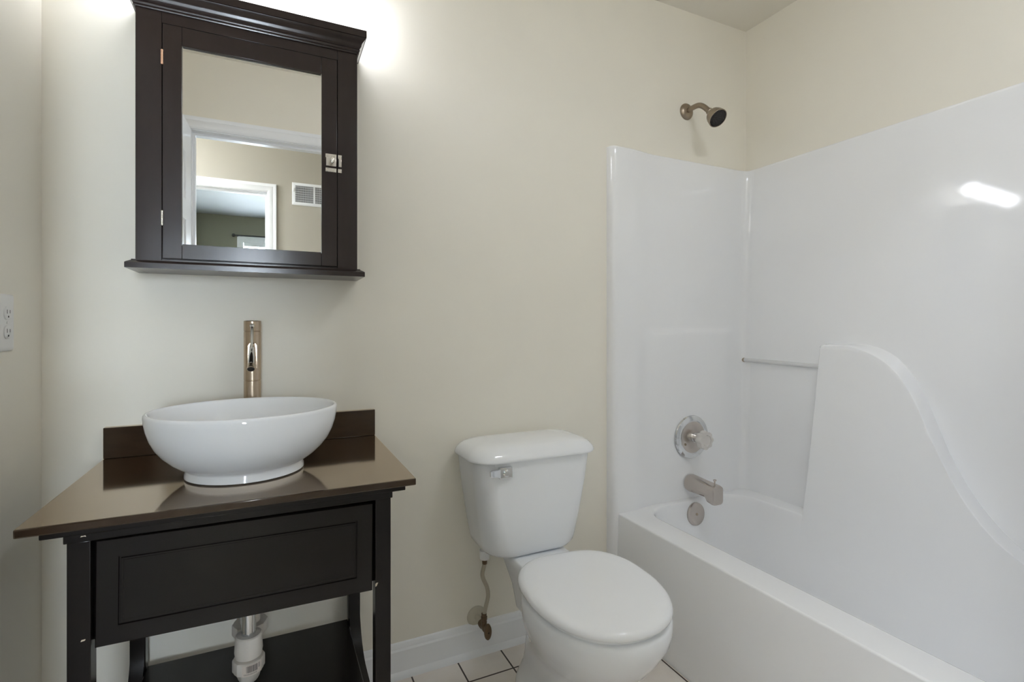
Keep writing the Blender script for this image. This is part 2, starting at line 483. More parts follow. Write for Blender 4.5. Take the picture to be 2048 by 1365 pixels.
# ------------------------------------------------------------------ one-piece fibreglass tub and shower surround
tub = thing('tub_shower_unit', 'white one-piece fibreglass bathtub with tall shower surround along the right wall', 'bathtub', (1.55, 0.85, 0))
ZR = 0.396
AX0, AX1 = 1.193, 1.906
TY0, TY1 = 0.11, 1.600
# tub: apron + rim + basin
bm = new()
def to_rect(p, x0, x1, y0, y1, cx, cy):
    d = Vector((p.x - cx, p.y - cy, 0))
    s = 1e9
    if d.x > 1e-9: s = min(s, (x1 - cx) / d.x)
    if d.x < -1e-9: s = min(s, (x0 - cx) / d.x)
    if d.y > 1e-9: s = min(s, (y1 - cy) / d.y)
    if d.y < -1e-9: s = min(s, (y0 - cy) / d.y)
    return s
N = 16
def opening(off, z):
    return rrect(1.297 + off, 1.818 - off * 0.75, 0.21 + off * 2.2, 1.572 - off * 0.55, 0.105 + off * 0.3, N, z)
top_in = opening(-0.004, ZR)
def snap(p):
    x = AX0 + 0.006 if p.x < 1.297 else (AX1 if p.x > 1.81 else p.x)
    return p
# rim top: inner ring to rectangle ring, matched corner by corner
def rect_ring(x0, x1, y0, y1, z):
    out = []
    for cx, cy, k in ((x1, y1, 0), (x0, y1, 1), (x0, y0, 2), (x1, y0, 3)):
        for i in range(N + 1):
            out.append(Vector((cx, cy, z)))
    return out
def rim_outer(z):
    inner = opening(0, z)
    out = []
    for idx, p in enumerate(inner):
        c, i = divmod(idx, N + 1)
        corner = [(AX1, TY1), (AX0 + 0.006, TY1), (AX0 + 0.006, TY0), (AX1, TY0)][c]
        t = i / N
        # 0: right->top, walk along the rectangle sides through the corner at t=.5
        if c == 0: a, e = Vector((corner[0], p.y if t < .5 else corner[1], z)), None
        start = [Vector((AX1, inner[0].y, z)), Vector((inner[N + 1].x, TY1, z)), Vector((AX0 + 0.006, inner[2 * N + 2].y, z)), Vector((inner[3 * N + 3].x, TY0, z))][c]
        end = [Vector((inner[N].x, TY1, z)), Vector((AX0 + 0.006, inner[2 * N + 1].y, z)), Vector((inner[3 * N + 2].x, TY0, z)), Vector((AX1, inner[4 * N + 3].y, z))][c]
        cv = Vector((*corner, z))
        q = start.lerp(cv, t * 2) if t <= .5 else cv.lerp(end, t * 2 - 1)
        out.append(q)
    return out
rings = [rim_outer(ZR), opening(-0.003, ZR), opening(0.002, ZR - 0.0015), opening(0.006, ZR - 0.006), opening(0.0085, ZR - 0.014)]
for k in range(1, 11):
    t = k / 10
    rings.append(opening(0.0085 + 0.048 * t, ZR - 0.014 - 0.26 * t))
for k in range(1, 9):
    a = k / 8 * PI / 2
    rings.append(opening(0.0565 + 0.055 * (1 - math.cos(a)) + 0.01 * math.sin(a), ZR - 0.274 - 0.045 * math.sin(a)))
loft(bm, rings, True, False, True)
# apron
ap = [(AX0 + 0.006, ZR), (AX0 + 0.003, ZR - 0.0008), (AX0 + 0.0008, ZR - 0.003), (AX0, ZR - 0.006), (AX0 - 0.004, ZR - 0.10), (AX0 - 0.009, 0.20), (AX0 - 0.017, 0.012), (AX0 - 0.014, 0.0)]
loft(bm, [[(x, TY0, z) for x, z in ap], [(x, 0.85, z) for x, z in ap], [(x, TY1 - 0.02, z) for x, z in ap]], False)
bmesh.ops.remove_doubles(bm, verts=bm.verts[:], dist=1e-4)
obj('tub', bm, 'fibre', tub, angle=50)

# surround liner: plan path swept up, shallow recess and a soft ledge in the end panel
XB = 1.902
def end_path(flip=False):
    pts = [(1.163, 1.610), (1.1635, 1.598), (1.167, 1.585), (1.174, 1.5775), (1.184, 1.5745), (1.196, 1.5745), (1.215, 1.5750), (1.25, 1.5765)]
    for k in range(1, 9):
        t = k / 8; s = t * t * (3 - 2 * t)
        pts.append((1.25 + 0.14 * t, 1.5765 + 0.0185 * s))
    x = 1.41
    while x < XB - 0.045: pts.append((x, 1.595)); x += 0.02
    for k in range(0, 9):
        a = k / 8 * PI / 2
        pts.append((XB - 0.035 + 0.035 * math.sin(a), 1.560 + 0.035 * math.cos(a)))
    return pts
P1 = end_path()
P2 = [(x, 1.70 - y) for x, y in P1][::-1]
def xb(z): return 1.888 + 0.025 * (max(0.0, z - 1.0) / 0.8) ** 2
def liner(name, path, wallf, ledge):
    bm = new()
    zs = [ZR - 0.02, ZR + 0.004]
    z = 0.45
    while z < 1.05: zs.append(z); z += 0.05
    zs += [1.060, 1.075, 1.082, 1.088, 1.094, 1.100, 1.106, 1.115, 1.14]
    z = 1.2
    while z < 1.76: zs.append(z); z += 0.05
    zs += [1.790, 1.7955, 1.7985, 1.800]
    rings = []
    for z in zs:
        ring = []
        for (x, y) in path:
            yy = y
            x0_ = x
            x = x + (xb(z) - XB) * max(0.0, min(1.0, (x - 1.70) / 0.16))
            if ledge and x < XB - 0.04:
                wx = max(0, min(1, (x - 1.33) / 0.06)) * max(0, min(1, (1.83 - x) / 0.06))
                t = max(0, min(1, (1.108 - z) / 0.030)); t = t * t * (3 - 2 * t)
                tl = max(0, min(1, (z - 0.55) / 0.4))
                yy -= 0.008 * wx * t * tl
            if ledge and z < 0.47:       # cove where the panel turns into the rim
                q = (0.47 - z) / 0.074
            o_ = 0.0 if z < 1.79 else (z - 1.79) / 0.010
            wx_, wy_ = wallf(x, yy)
            s = 1 - math.sqrt(max(0, 1 - o_ * o_))
            L = math.hypot(wx_ - x, wy_ - yy)
            f = min(1, 0.008 * s / L) if L > 1e-6 else 0
            ring.append((x + (wx_ - x) * f, yy + (wy_ - yy) * f, z))
        rings.append(ring)
    rings.append([(*wallf(x + (xb(1.8) - XB) * max(0.0, min(1.0, (x - 1.70) / 0.16)), y), 1.8005) for x, y in path])
    loft(bm, rings, False)
    return bm
def wf_end(x, y):
    if x > XB - 0.036 and y < 1.5951: return (1.9185, min(1.6095, y + 0.0145 if y > 1.56 else y))
    return (max(x, 1.163), 1.6095)
E1 = liner('end', P1, wf_end, True)
# nose of the flange runs on down to the floor beside the apron
nose = P1[:6] + [(1.196, 1.600)]
loft(E1, [[(x, y, 0.0) for x, y in nose], [(x, y, ZR - 0.02) for x, y in nose]], False)
bmesh.ops.remove_doubles(E1, verts=E1.verts[:], dist=1e-5)
obj('end_panel', E1, 'fibre', tub, angle=50)
def wf_front(x, y):
    a = wf_end(x, 1.70 - y); return (a[0], max(YF + 0.0005, 1.70 - a[1]))
E2 = liner('end', P2, wf_front, False)
nose2 = [(x, max(YF + 0.0005, y)) for x, y in P2[-6:]]
loft(E2, [[(x, y, 0.0) for x, y in nose2], [(x, y, ZR - 0.02) for x, y in nose2]], False)
for v in E2.verts: v.co.y = max(v.co.y, YF + 0.0005)
obj('end_panel', E2, 'fibre', tub, angle=50)
pb = [(XB, 1.560 - (1.560 - 0.14) * k / 60) for k in range(61)]
bm = liner('back', pb, lambda x, y: (1.9185, y), False)
obj('back_panel', bm, 'fibre', tub, angle=50)

# raised bolster on the long wall: straight left side, flat top, S-curve running down to the rim
I = [(1.281, .200), (1.266, .380), (1.247, .60), (1.229, .85), (1.2180, 1.015), (1.2165, 1.030), (1.205, 1.0375), (1.15, 1.0385), (1.104, 1.036), (1.023, 1.006), (.957, .952), (.905, .868), (.872, .790), (.835, .709), (.782, .610), (.717, .527), (.655, .481), (.58, .446), (.51, .420), (.45, .396)]
O = [(1.288, .200), (1.276, .380), (1.259, .60), (1.243, .85), (1.2340, 1.022), (1.2315, 1.036), (1.222, 1.0465), (1.15, 1.0475), (1.100, 1.047), (1.042, 1.038), (.983, 1.006), (.930, .940), (.899, .877), (.869, .799), (.831, .701), (.769, .591), (.690, .503), (.595, .452), (.52, .422), (.455, .398)]
def loop(pts, tail):
    c = catmull([(0, y, z) for y, z in pts], 8)
    y0, y1 = c[0].y, c[-1].y
    c += [Vector((0, y1 - 0.0 * t, c[-1].z + (0.20 - c[-1].z) * t)) for t in (0.25, 0.5, 0.75)]
    c += [Vector((0, y1 + (y0 - y1) * k / 24, 0.20)) for k in range(25)]
    return c
ci = loop(I, 0); co = loop(O, 0)
def xf(z):
    if z >= 0.45: return 1.812 + (z - 0.45) * 0.05
    d = 0.45 - z
    return 1.813 - 0.05 * d - 0.2174 * d * d - 0.001 * min(1.0, (z - 0.2) / 0.1)
steps = [(0.0, 0.0), (0.05, 0.04), (0.16, 0.16), (0.35, 0.42), (0.55, 0.68), (0.72, 0.86), (0.86, 0.955), (0.95, 0.989), (1.0, 0.9985)]
rings = []
for k, d in steps:
    ring = []
    for a, c in zip(co, ci):
        p = a.lerp(c, k)
        xw = xb(p.z) + 0.0015
        ring.append((xw + (xf(p.z) - xw) * d, p.y, p.z))
    rings.append(ring)
hub = Vector((0, 1.10, 0.33))
for t in (0.02, 0.05, 0.09, 0.14, 0.20, 0.28, 0.36, 0.45, 0.54, 0.63, 0.72, 0.81, 0.90, 0.97):
    rings.append([(xf(q.z), q.y, q.z) for q in [c.lerp(hub, t) for c in ci]])
bm = new()
loft(bm, rings, True, False, True)
obj('raised_bolster', bm, 'fibre', tub, angle=50)

# clear bar between corner and bolster
bm = new(); tube(bm, [(1.881, 1.584, 0.963), (1.884, 1.235, 0.957)], 0.0085, 20); obj('grab_bar', bm, 'acrylic', tub)['label'] = 'clear acrylic bar'
bm = new(); lathe(bm, [(0.0095, 0), (0.0105, 0.002), (0.0105, 0.009), (0.009, 0.010)], (1.881, 1.593, 0.963), (0, -1, 0), 20); obj('bar_socket', bm, 'bronze', tub)

# ------------------------------------------------------------------ tub fittings
vt = thing('shower_valve', 'round chrome shower valve trim with clear acrylic knob above the tub spout', 'shower valve', (1.574, 1.590, 0.652))
bm = new(); lathe(bm, [(0.089, 0.0), (0.0895, 0.004), (0.087, 0.008), (0.080, 0.0105), (0.074, 0.0125), (0.069, 0.0135), (0.066, 0.012)], (1.574, 1.5905, 0.652), (0, -1, 0), 64); obj('escutcheon_rim', bm, 'chrome', vt)['label'] = 'polished chrome outer ring'
bm = new(); lathe(bm, [(0.0655, 0.0), (0.0655, 0.0115), (0.064, 0.0125), (0.030, 0.0145), (0.0, 0.0150)], (1.574, 1.5905, 0.652), (0, -1, 0), 64); obj('escutcheon_plate', bm, 'nickel_tub', vt)['label'] = 'satin centre plate'
bm = new(); lathe(bm, [(0.019, 0.0), (0.019, 0.012), (0.0175, 0.013), (0.0175, 0.034), (0.014, 0.036), (0.014, 0.052)], (1.574, 1.577, 0.652), (0, -1, 0), 32); obj('stem', bm, 'chrome', vt)
bm = new()
rings = []
for r_, h in ((0.014, 0.0), (0.026, 0.001), (0.0335, 0.007), (0.036, 0.016), (0.036, 0.029), (0.034, 0.036), (0.022, 0.038), (0.020, 0.035), (0.0, 0.0345)):
    rings.append([Vector((1.574 + (r_ * (1 + 0.07 * math.cos(8 * a) * (1 if r_ > 0.02 else 0))) * math.cos(a), 1.541 - h, 0.652 + (r_ * (1 + 0.07 * math.cos(8 * a) * (1 if r_ > 0.02 else 0))) * math.sin(a))) for a in [2 * PI * i / 64 for i in range(64)]])
loft(bm, rings, True, True, False)
bmesh.ops.remove_doubles(bm, verts=bm.verts[:], dist=1e-6)
obj('knob', bm, 'knob_acrylic', vt)['label'] = 'clear fluted acrylic knob'
for ang in (200, 20):
    bm = new(); a = math.radians(ang)
    lathe(bm, [(0.0045, 0), (0.0045, 0.002), (0.003, 0.0032), (0.0, 0.0034)], (1.574 + 0.047 * math.cos(a), 1.577, 0.652 + 0.047 * math.sin(a) - 0.01), (0, -1, 0), 16); obj('screw', bm, 'bronze', vt)

sp = thing('tub_spout', 'satin nickel tub spout with pull-up diverter, below the valve', 'tub spout', (1.571, 1.590, 0.460))
bm = new()
rings = []
# cross-sections along -y: (y, half width, z bottom, z top)
for y, hw, zb, zt, rr_ in ((1.5915, 0.034, 0.428, 0.496, 0.033), (1.583, 0.036, 0.426, 0.498, 0.035), (1.560, 0.034, 0.428, 0.496, 0.030), (1.52, 0.031, 0.430, 0.492, 0.024),
                           (1.492, 0.030, 0.431, 0.490, 0.020), (1.484, 0.030, 0.424, 0.489, 0.018), (1.478, 0.030, 0.417, 0.488, 0.016), (1.455, 0.029, 0.412, 0.486, 0.015), (1.447, 0.028, 0.413, 0.483, 0.014), (1.4445, 0.024, 0.417, 0.478, 0.012)):
    rings.append([Vector((1.571 + p.x, y, p.y)) for p in rrect(-hw, hw, zb, zt, rr_, 6)])
loft(bm, rings, True, True, True)
obj('spout_body', bm, 'nickel_tub', sp, angle=20)
bm = new(); lathe(bm, [(0.0028, 0), (0.0028, 0.014), (0.006, 0.020), (0.0065, 0.023), (0.004, 0.024)], (1.571, 1.462, 0.485), (0, 0, 1), 16); obj('diverter_pin', bm, 'nickel_tub', sp)

ov = thing('overflow_cover', 'round satin nickel overflow cover low on the tub end wall', 'overflow cover', (1.571, 1.568, 0.340))
ax = Vector((0, -1, 0.10))
bm = new(); lathe(bm, [(0.0455, 0.0), (0.0465, 0.004), (0.0455, 0.009), (0.042, 0.0115), (0.020, 0.0130), (0.0, 0.0135)], (1.571, 1.5675, 0.340), ax, 56); obj('cover_plate', bm, 'nickel_tub', ov)
bm = new(); lathe(bm, [(0.0055, 0.0), (0.0055, 0.0020), (0.0040, 0.0032), (0.0, 0.0025)], (1.571, 1.5547, 0.3415), ax, 20); obj('screw', bm, 'bronze', ov)

sh = thing('showerhead', 'aged nickel shower head on a bent arm, high on the end wall above the tub', 'shower head', (1.566, 1.609, 2.008))
bm = new(); lathe(bm, [(0.034, 0.0), (0.034, 0.003), (0.031, 0.008), (0.022, 0.0125), (0.0125, 0.014), (0.0115, 0.014)], (1.566, 1.6095, 2.008), (0, -1, 0), 40); obj('wall_flange', bm, 'bronze', sh)
bm = new(); tube(bm, [(1.566, 1.606, 2.008), (1.566, 1.570, 2.011), (1.566, 1.540, 2.008), (1.566, 1.515, 1.993), (1.566, 1.490, 1.968), (1.566, 1.480, 1.957)], 0.0105, 20, smooth=5); obj('shower_arm', bm, 'bronze', sh)
hd = Vector((0, -0.70, -0.714)).normalized()
h0 = Vector((1.566, 1.487, 1.965))
bm = new(); lathe(bm, [(0.0115, 0.0), (0.0135, 0.002), (0.0135, 0.010), (0.012, 0.012), (0.0125, 0.014), (0.014, 0.016), (0.022, 0.022), (0.029, 0.031), (0.0335, 0.043), (0.036, 0.056), (0.0372, 0.064), (0.0362, 0.066), (0.0340, 0.0655)], h0, hd, 48, cap1=False); obj('head_bell', bm, 'bronze', sh)
bm = new(); lathe(bm, [(0.0345, 0.0632), (0.033, 0.0640), (0.018, 0.0655), (0.0, 0.066)], h0, hd, 40, cap0=False)
d, u, v = frame_from(hd)
for rr_, cnt in ((0.008, 6), (0.016, 12), (0.024, 18), (0.030, 24)):
    for k in range(cnt):
        a = 2 * PI * k / cnt
        c = h0 + d * 0.0645 + u * rr_ * math.cos(a) + v * rr_ * math.sin(a)
        lathe(bm, [(0.0013, 0), (0.001, 0.0028)], c, hd, 6)
obj('spray_face', bm, 'rubber', sh)['label'] = 'dark spray face with nozzles'

# ------------------------------------------------------------------ toilet
to = thing('toilet', 'white two-piece toilet with closed lid between vanity and tub', 'toilet', (0.765, 1.25, 0))
TX = 0.756
def tank_ring(hw, y0, y1, rf, z, n=8, rb=0.02, bow=0.0):
    pts = rrect(TX - hw, TX + hw, y0, y1, [rb, rb, rf, rf], n, z)
    for p in pts:
        if p.y < (y0 + y1) / 2:
            p.y -= bow * (1 - ((p.x - TX) / hw) ** 2) * ((y1 + y0) / 2 - p.y) / ((y1 - y0) / 2)
    return pts
bm = new()
rings = []
for z, hw, y0, rf in ((0.392, 0.095, 1.455, 0.05), (0.393, 0.125, 1.435, 0.06), (0.399, 0.150, 1.420, 0.065), (0.410, 0.160, 1.4145, 0.065), (0.43, 0.166, 1.412, 0.065),
                      (0.50, 0.179, 1.407, 0.062), (0.60, 0.195, 1.402, 0.058), (0.68, 0.205, 1.400, 0.055), (0.706, 0.206, 1.400, 0.055)):
    rings.append(tank_ring(hw, y0, 1.592, rf, z, bow=0.012))
loft(bm, rings, True, True, True)
obj('tank', bm, 'china', to, angle=60)
bm = new()
rings = []
for z, ins in ((0.703, 0.010), (0.701, 0.002), (0.704, 0.0), (0.709, 0.001), (0.716, 0.004), (0.724, 0.010), (0.732, 0.019), (0.738, 0.030), (0.742, 0.045), (0.7445, 0.065), (0.746, 0.085)):
    rings.append(tank_ring(0.222 - ins, 1.384 + ins * 0.85, 1.597 - ins * 0.30, 0.062 - ins * 0.25, z, rb=0.035, bow=0.014))
loft(bm, rings, True, True, True)
obj('tank_lid', bm, 'china', to, angle=60)
# flush lever
fl = new(); box(fl, 0.612, 0.655, 1.380, 1.396, 0.654, 0.688, 0.003)
lathe(fl, [(0.011, 0.0), (0.011, 0.003), (0.007, 0.005), (0.0, 0.005)], (0.634, 1.380, 0.671), (0, -1, 0), 24)
lv = obj('flush_lever_plate', fl, 'chrome', to, angle=20)
fl = new()
pr = [(0.690, 1.378), (0.690, 1.384), (0.669, 1.384), (0.669, 1.378)]
rings = []
for x, y, hz, hy, zc_ in ((0.614, 1.380, 0.014, 0.004, 0.672), (0.600, 1.373, 0.0105, 0.0045, 0.675), (0.580, 1.366, 0.0095, 0.0045, 0.678), (0.574, 1.364, 0.008, 0.003, 0.679)):
    rings.append([(x, y - hy, zc_ - hz), (x, y + hy, zc_ - hz), (x, y + hy, zc_ + hz), (x, y - hy, zc_ + hz)])
loft(fl, rings, True, True, True)
bmesh.ops.bevel(fl, geom=fl.edges[:], offset=0.0015, segments=2, affect='EDGES')
obj('flush_lever', fl, 'chrome', to, angle=20)

# bowl outline: egg shape in plan
SX = 0.776
def egg(z, hw, yb, yf, wb, n=72, p=2.25, cyf=0.60):
    """closed plan curve: widest at cyf from the back, rear end squared to half-width wb"""
    yc = yb + (yf - yb) * cyf
    out = []
    for k in range(n):
        a = 2 * PI * k / n
        c, s = math.cos(a), math.sin(a)
        if s <= 0:     # front half (towards -y)
            x = hw * math.copysign(abs(c) ** (2 / 2.15), c); y = yc - (yc - yf) * abs(s) ** (2 / 2.15)
        else:
            q = 2 / p
            x = hw * math.copysign(abs(c) ** q, c); y = yc + (yb - yc) * abs(s) ** q
            t = (y - yc) / (yb - yc)
            x *= 1 - (1 - wb / hw) * t ** 2.2
        out.append(Vector((SX + x, y, z)))
    return out
# closed lid
bm = new()
lid = [(0.4005, 0.008), (0.3995, 0.002), (0.4015, 0.0), (0.406, -0.001), (0.411, 0.0), (0.4155, 0.003), (0.419, 0.008), (0.4212, 0.016), (0.4225, 0.03), (0.4235, 0.06)]
loft(bm, [egg(z, 0.184 - i, 1.346 - i, 0.912 + i, 0.150 - i, p=3.5, cyf=0.46) for z, i in lid], True, True, True)
SEAT_TURN = Matrix.Rotation(math.radians(-4.5), 3, 'Z')      # the seat sits slightly askew
bmesh.ops.rotate(bm, verts=bm.verts[:], cent=(SX, 1.13, 0.4), matrix=SEAT_TURN)
obj('seat_lid', bm, 'seat', to, angle=50)
bm = new()
st_ = [(0.382, 0.010), (0.381, 0.004), (0.385, 0.001), (0.392, 0.001), (0.398, 0.006)]
loft(bm, [egg(z, 0.170 - i, 1.335 - i, 0.927 + i, 0.135, p=3.5, cyf=0.46) for z, i in st_], True, True, True)
bmesh.ops.rotate(bm, verts=bm.verts[:], cent=(SX, 1.13, 0.4), matrix=SEAT_TURN)
obj('seat_ring', bm, 'seat', to, angle=50)
for dx in (-0.070, 0.070):
    bm = new(); box(bm, SX + dx - 0.020, SX + dx + 0.020, 1.310, 1.338, 0.376, 0.398, 0.005, 3); obj('seat_hinge', bm, 'seat', to)
bm = new()
sec = [(0.386, 0.166, 1.335, 0.928, 0.115, .46), (0.385, 0.176, 1.345, 0.919, 0.125, .46), (0.378, 0.181, 1.35, 0.914, 0.13, .46), (0.360, 0.182, 1.355, 0.913, 0.13, .46), (0.335, 0.178, 1.365, 0.918, 0.122, .47), (0.30, 0.165, 1.385, 0.938, 0.110, .48), (0.26, 0.146, 1.40, 0.968, 0.100, .50),
       (0.22, 0.122, 1.42, 1.010, 0.090, .50), (0.18, 0.104, 1.44, 1.05, 0.083, .50), (0.14, 0.094, 1.455, 1.08, 0.079, .50), (0.10, 0.090, 1.465, 1.098, 0.077, .50), (0.065, 0.093, 1.472, 1.10, 0.080, .5), (0.040, 0.104, 1.480, 1.092, 0.092, .5), (0.020, 0.114, 1.487, 1.084, 0.104, .5), (0.004, 0.118, 1.490, 1.080, 0.108, .5), (0.0, 0.117, 1.489, 1.081, 0.107, .5)]
loft(bm, [egg(z, hw, yb, yf, wb, p=2.4, cyf=cf) for z, hw, yb, yf, wb, cf in sec], True, True, True)
# rear deck that carries the tank
deck = []
for z, hw, y0, y1, ins in ((0.392, 0.090, 1.28, 1.525, 0.004), (0.388, 0.095, 1.27, 1.530, 0), (0.365, 0.095, 1.27, 1.528, 0), (0.335, 0.088, 1.28, 1.515, 0), (0.29, 0.076, 1.30, 1.50, 0), (0.22, 0.066, 1.32, 1.49, 0)):
    deck.append(rrect(TX + 0.012 - hw, TX + 0.012 + hw, y0, y1, 0.045, 8, z))
loft(bm, deck, True, True, True)
obj('bowl', bm, 'china', to, angle=60)
for dx in (-0.098, 0.098):
    bm = new(); lathe(bm, [(0.016, 0.0), (0.016, 0.006), (0.012, 0.015), (0.005, 0.019), (0.0, 0.0195)], (SX + dx, 1.36, 0.018), (0, 0, 1), 24); obj('bolt_cap', bm, 'china', to)

# water supply: wall escutcheon, stop valve, vinyl hose
sv = thing('water_supply_valve', 'old brass stop valve with cloudy hose feeding the toilet tank, above the baseboard', 'water valve', (0.627, 1.608, 0.128))
bm = new(); lathe(bm, [(0.034, 0.0), (0.034, 0.002), (0.029, 0.006), (0.015, 0.009), (0.0105, 0.0095)], (0.627, 1.6098, 0.128), (0, -1, 0), 40); obj('escutcheon', bm, 'painted_metal', sv)['label'] = 'paint-spattered round wall plate'
bm = new(); tube(bm, [(0.627, 1.606, 0.128), (0.627, 1.558, 0.128)], 0.0085, 20); obj('stub_pipe', bm, 'painted_metal', sv)
bm = new(); lathe(bm, [(0.0105, 0.0), (0.013, 0.002), (0.013, 0.016), (0.011, 0.018), (0.011, 0.042), (0.009, 0.044), (0.006, 0.046), (0.006, 0.060)], (0.627, 1.566, 0.128), (0, -1, 0), 24)
lathe(bm, [(0.0095, 0.0), (0.0095, 0.012), (0.0085, 0.013), (0.0085, 0.017)], (0.627, 1.541, 0.134), (0, 0, 1), 20); obj('valve_body', bm, 'brass', sv)
bm = new(); lathe(bm, [(0.010, 0.0), (0.0165, 0.0015), (0.0175, 0.004), (0.0165, 0.009), (0.009, 0.012), (0.0, 0.0125)], (0.627, 1.514, 0.128), (0, -1, 0), 28, sx=0.72, sy=1.5); obj('valve_handle', bm, 'brass', sv)
bm = new(); lathe(bm, [(0.0022, 0), (0.0022, 0.001)], (0.627, 1.5013, 0.128), (0, -1, 0), 12); obj('handle_screw', bm, 'dark_gap', sv)
bm = new(); lathe(bm, [(0.0095, 0.0), (0.0105, 0.001), (0.0105, 0.010), (0.0080, 0.011), (0.0080, 0.014), (0.0088, 0.0145), (0.0088, 0.020), (0.0070, 0.021)], (0.627, 1.541, 0.151), (0, 0, 1), 6 * 4); obj('compression_nut', bm, 'brass', sv)
bm = new(); tube(bm, [(0.627, 1.541, 0.166), (0.634, 1.541, 0.195), (0.641, 1.541, 0.225), (0.637, 1.540, 0.255), (0.624, 1.539, 0.285), (0.620, 1.538, 0.305), (0.626, 1.537, 0.330), (0.6275, 1.537, 0.342)], 0.0068, 16, smooth=6); obj('hose', bm, 'hose', sv)['label'] = 'cloudy vinyl hose'
bm = new(); lathe(bm, [(0.0075, 0), (0.0082, 0.001), (0.0082, 0.010), (0.0070, 0.011), (0.0070, 0.018)], (0.6275, 1.537, 0.335), (0, 0, 1), 20); obj('hose_ferrule', bm, 'brass', sv)
bm = new()
lathe(bm, [(0.014, 0.0), (0.0155, 0.001), (0.0165, 0.012), (0.0175, 0.024), (0.0170, 0.030), (0.012, 0.030), (0.012, 0.046)], (0.6275, 1.537, 0.351), (0, 0, 1), 24); obj('coupling_nut', bm, 'plastic', sv)['label'] = 'white plastic coupling nut'

# ------------------------------------------------------------------ vanity
va = thing('vanity', 'espresso wood open vanity stand with one drawer front under the white basin', 'vanity', (-0.045, 1.35, 0))
bm = new(); box(bm, -0.384, 0.287, 1.100, 1.609, 0.7605, 0.776, 0.0025); obj('countertop', bm, 'espresso_top', va, angle=20)
bm = new(); box(bm, -0.3835, 0.2865, 1.590, 1.6095, 0.7762, 0.855, 0.002); obj('backsplash', bm, 'espresso_top', va, angle=20)
bm = new(); box(bm, -0.355, 0.266, 1.111, 1.600, 0.749, 0.7604, 0.002)
box(bm, -0.326, 0.240, 1.122, 1.598, 0.733, 0.7489, 0.0015); obj('cornice', bm, 'espresso_dark', va, angle=20)
PX = ((-0.3225, -0.289), (0.2035, 0.237))
for a, c in PX:
    bm = new(); box(bm, a, c, 1.127, 1.161, 0.0, 0.7329, 0.0015); obj('leg', bm, 'espresso_dark', va, angle=20)
    bm = new(); box(bm, a, c, 1.558, 1.590, 0.0, 0.7329, 0.0015); obj('leg', bm, 'espresso_dark', va, angle=20)
for a, c in ((-0.319, -0.272), (0.190, 0.234)):
    bm = new(); box(bm, a, c, 1.1612, 1.5578, 0.540, 0.7329); obj('side_panel', bm, 'espresso_dark', va, smooth=False)
bm = new(); box(bm, -0.2885, 0.203, 1.566, 1.584, 0.640, 0.7329); obj('back_rail', bm, 'espresso_dark', va, smooth=False)
# side rails with a cove up the back leg
for a, c in ((-0.3205, -0.291), (0.2055, 0.235)):
    prof = [(1.1612, 0.165), (1.34, 0.165)]
    for k in range(0, 11):
        t = k / 10 * PI / 2
        prof.append((1.43 + 0.128 * math.sin(t), 0.320 - 0.150 * math.cos(t)))
    prof += [(1.5578, 0.12), (1.1612, 0.12)]
    bm = new(); extrude_profile(bm, prof, 'x', a, c); obj('side_rail', bm, 'espresso_dark', va, angle=20)
bm = new(); box(bm, -0.2885, 0.203, 1.145, 1.575, 0.222, 0.240, 0.002); obj('shelf', bm, 'espresso_dark', va, angle=20)
# drawer front with a beaded groove (hangs a touch out of true)
dr = new()
DXa, DXb, DZa, DZb, DY = -0.2835, 0.1985, 0.5365, 0.7265, 1.1305
def rectring(i, y): return [(DXa + i, y, DZa + i), (DXb - i, y, DZa + i), (DXb - i, y, DZb - i), (DXa + i, y, DZb - i)]
loft(dr, [rectring(0, DY + 0.020), rectring(0, DY + 0.0015), rectring(0.0015, DY), rectring(0.033, DY), rectring(0.0338, DY + 0.0030), rectring(0.0362, DY + 0.0030), rectring(0.037, DY + 0.0004), rectring(0.040, DY + 0.0004), rectring(0.041, DY + 0.0014)], True, True, True)
cx_, cz_ = (DXa + DXb) / 2, (DZa + DZb) / 2
bmesh.ops.rotate(dr, verts=dr.verts[:], cent=(cx_, DY, cz_), matrix=Matrix.Rotation(math.radians(0.5), 3, 'Y'))
obj('drawer_front', dr, 'espresso_dark', va, angle=20)
def chip(cx, cy, cz, pts):
    bm = new()
    vs = [bm.verts.new((cx + a, cy, cz + c)) for a, c in pts]; ws = [bm.verts.new((cx + a, cy - 0.0004, cz + c)) for a, c in pts]
    bm.faces.new(ws)
    for i in range(len(vs)): bm.faces.new((vs[i], vs[(i + 1) % len(vs)], ws[(i + 1) % len(ws)], ws[i]))
    obj('chipped_spot', bm, 'chip', va, smooth=False)
chip(0.2045, 1.1269, 0.548, [(-0.001, -0.005), (0.0015, -0.004), (0.004, 0.001), (0.005, 0.003), (0.001, 0.003), (-0.001, 0.001)])
chip(-0.298, 1.1219, 0.743, [(-0.004, -0.001), (0.001, 0.000), (0.004, -0.001), (0.003, 0.0015), (0.000, 0.001), (-0.003, 0.0012)])
chip(-0.300, 1.1269, 0.558, [(-0.003, -0.001), (0.003, 0.000), (0.004, 0.0025), (-0.002, 0.002)])

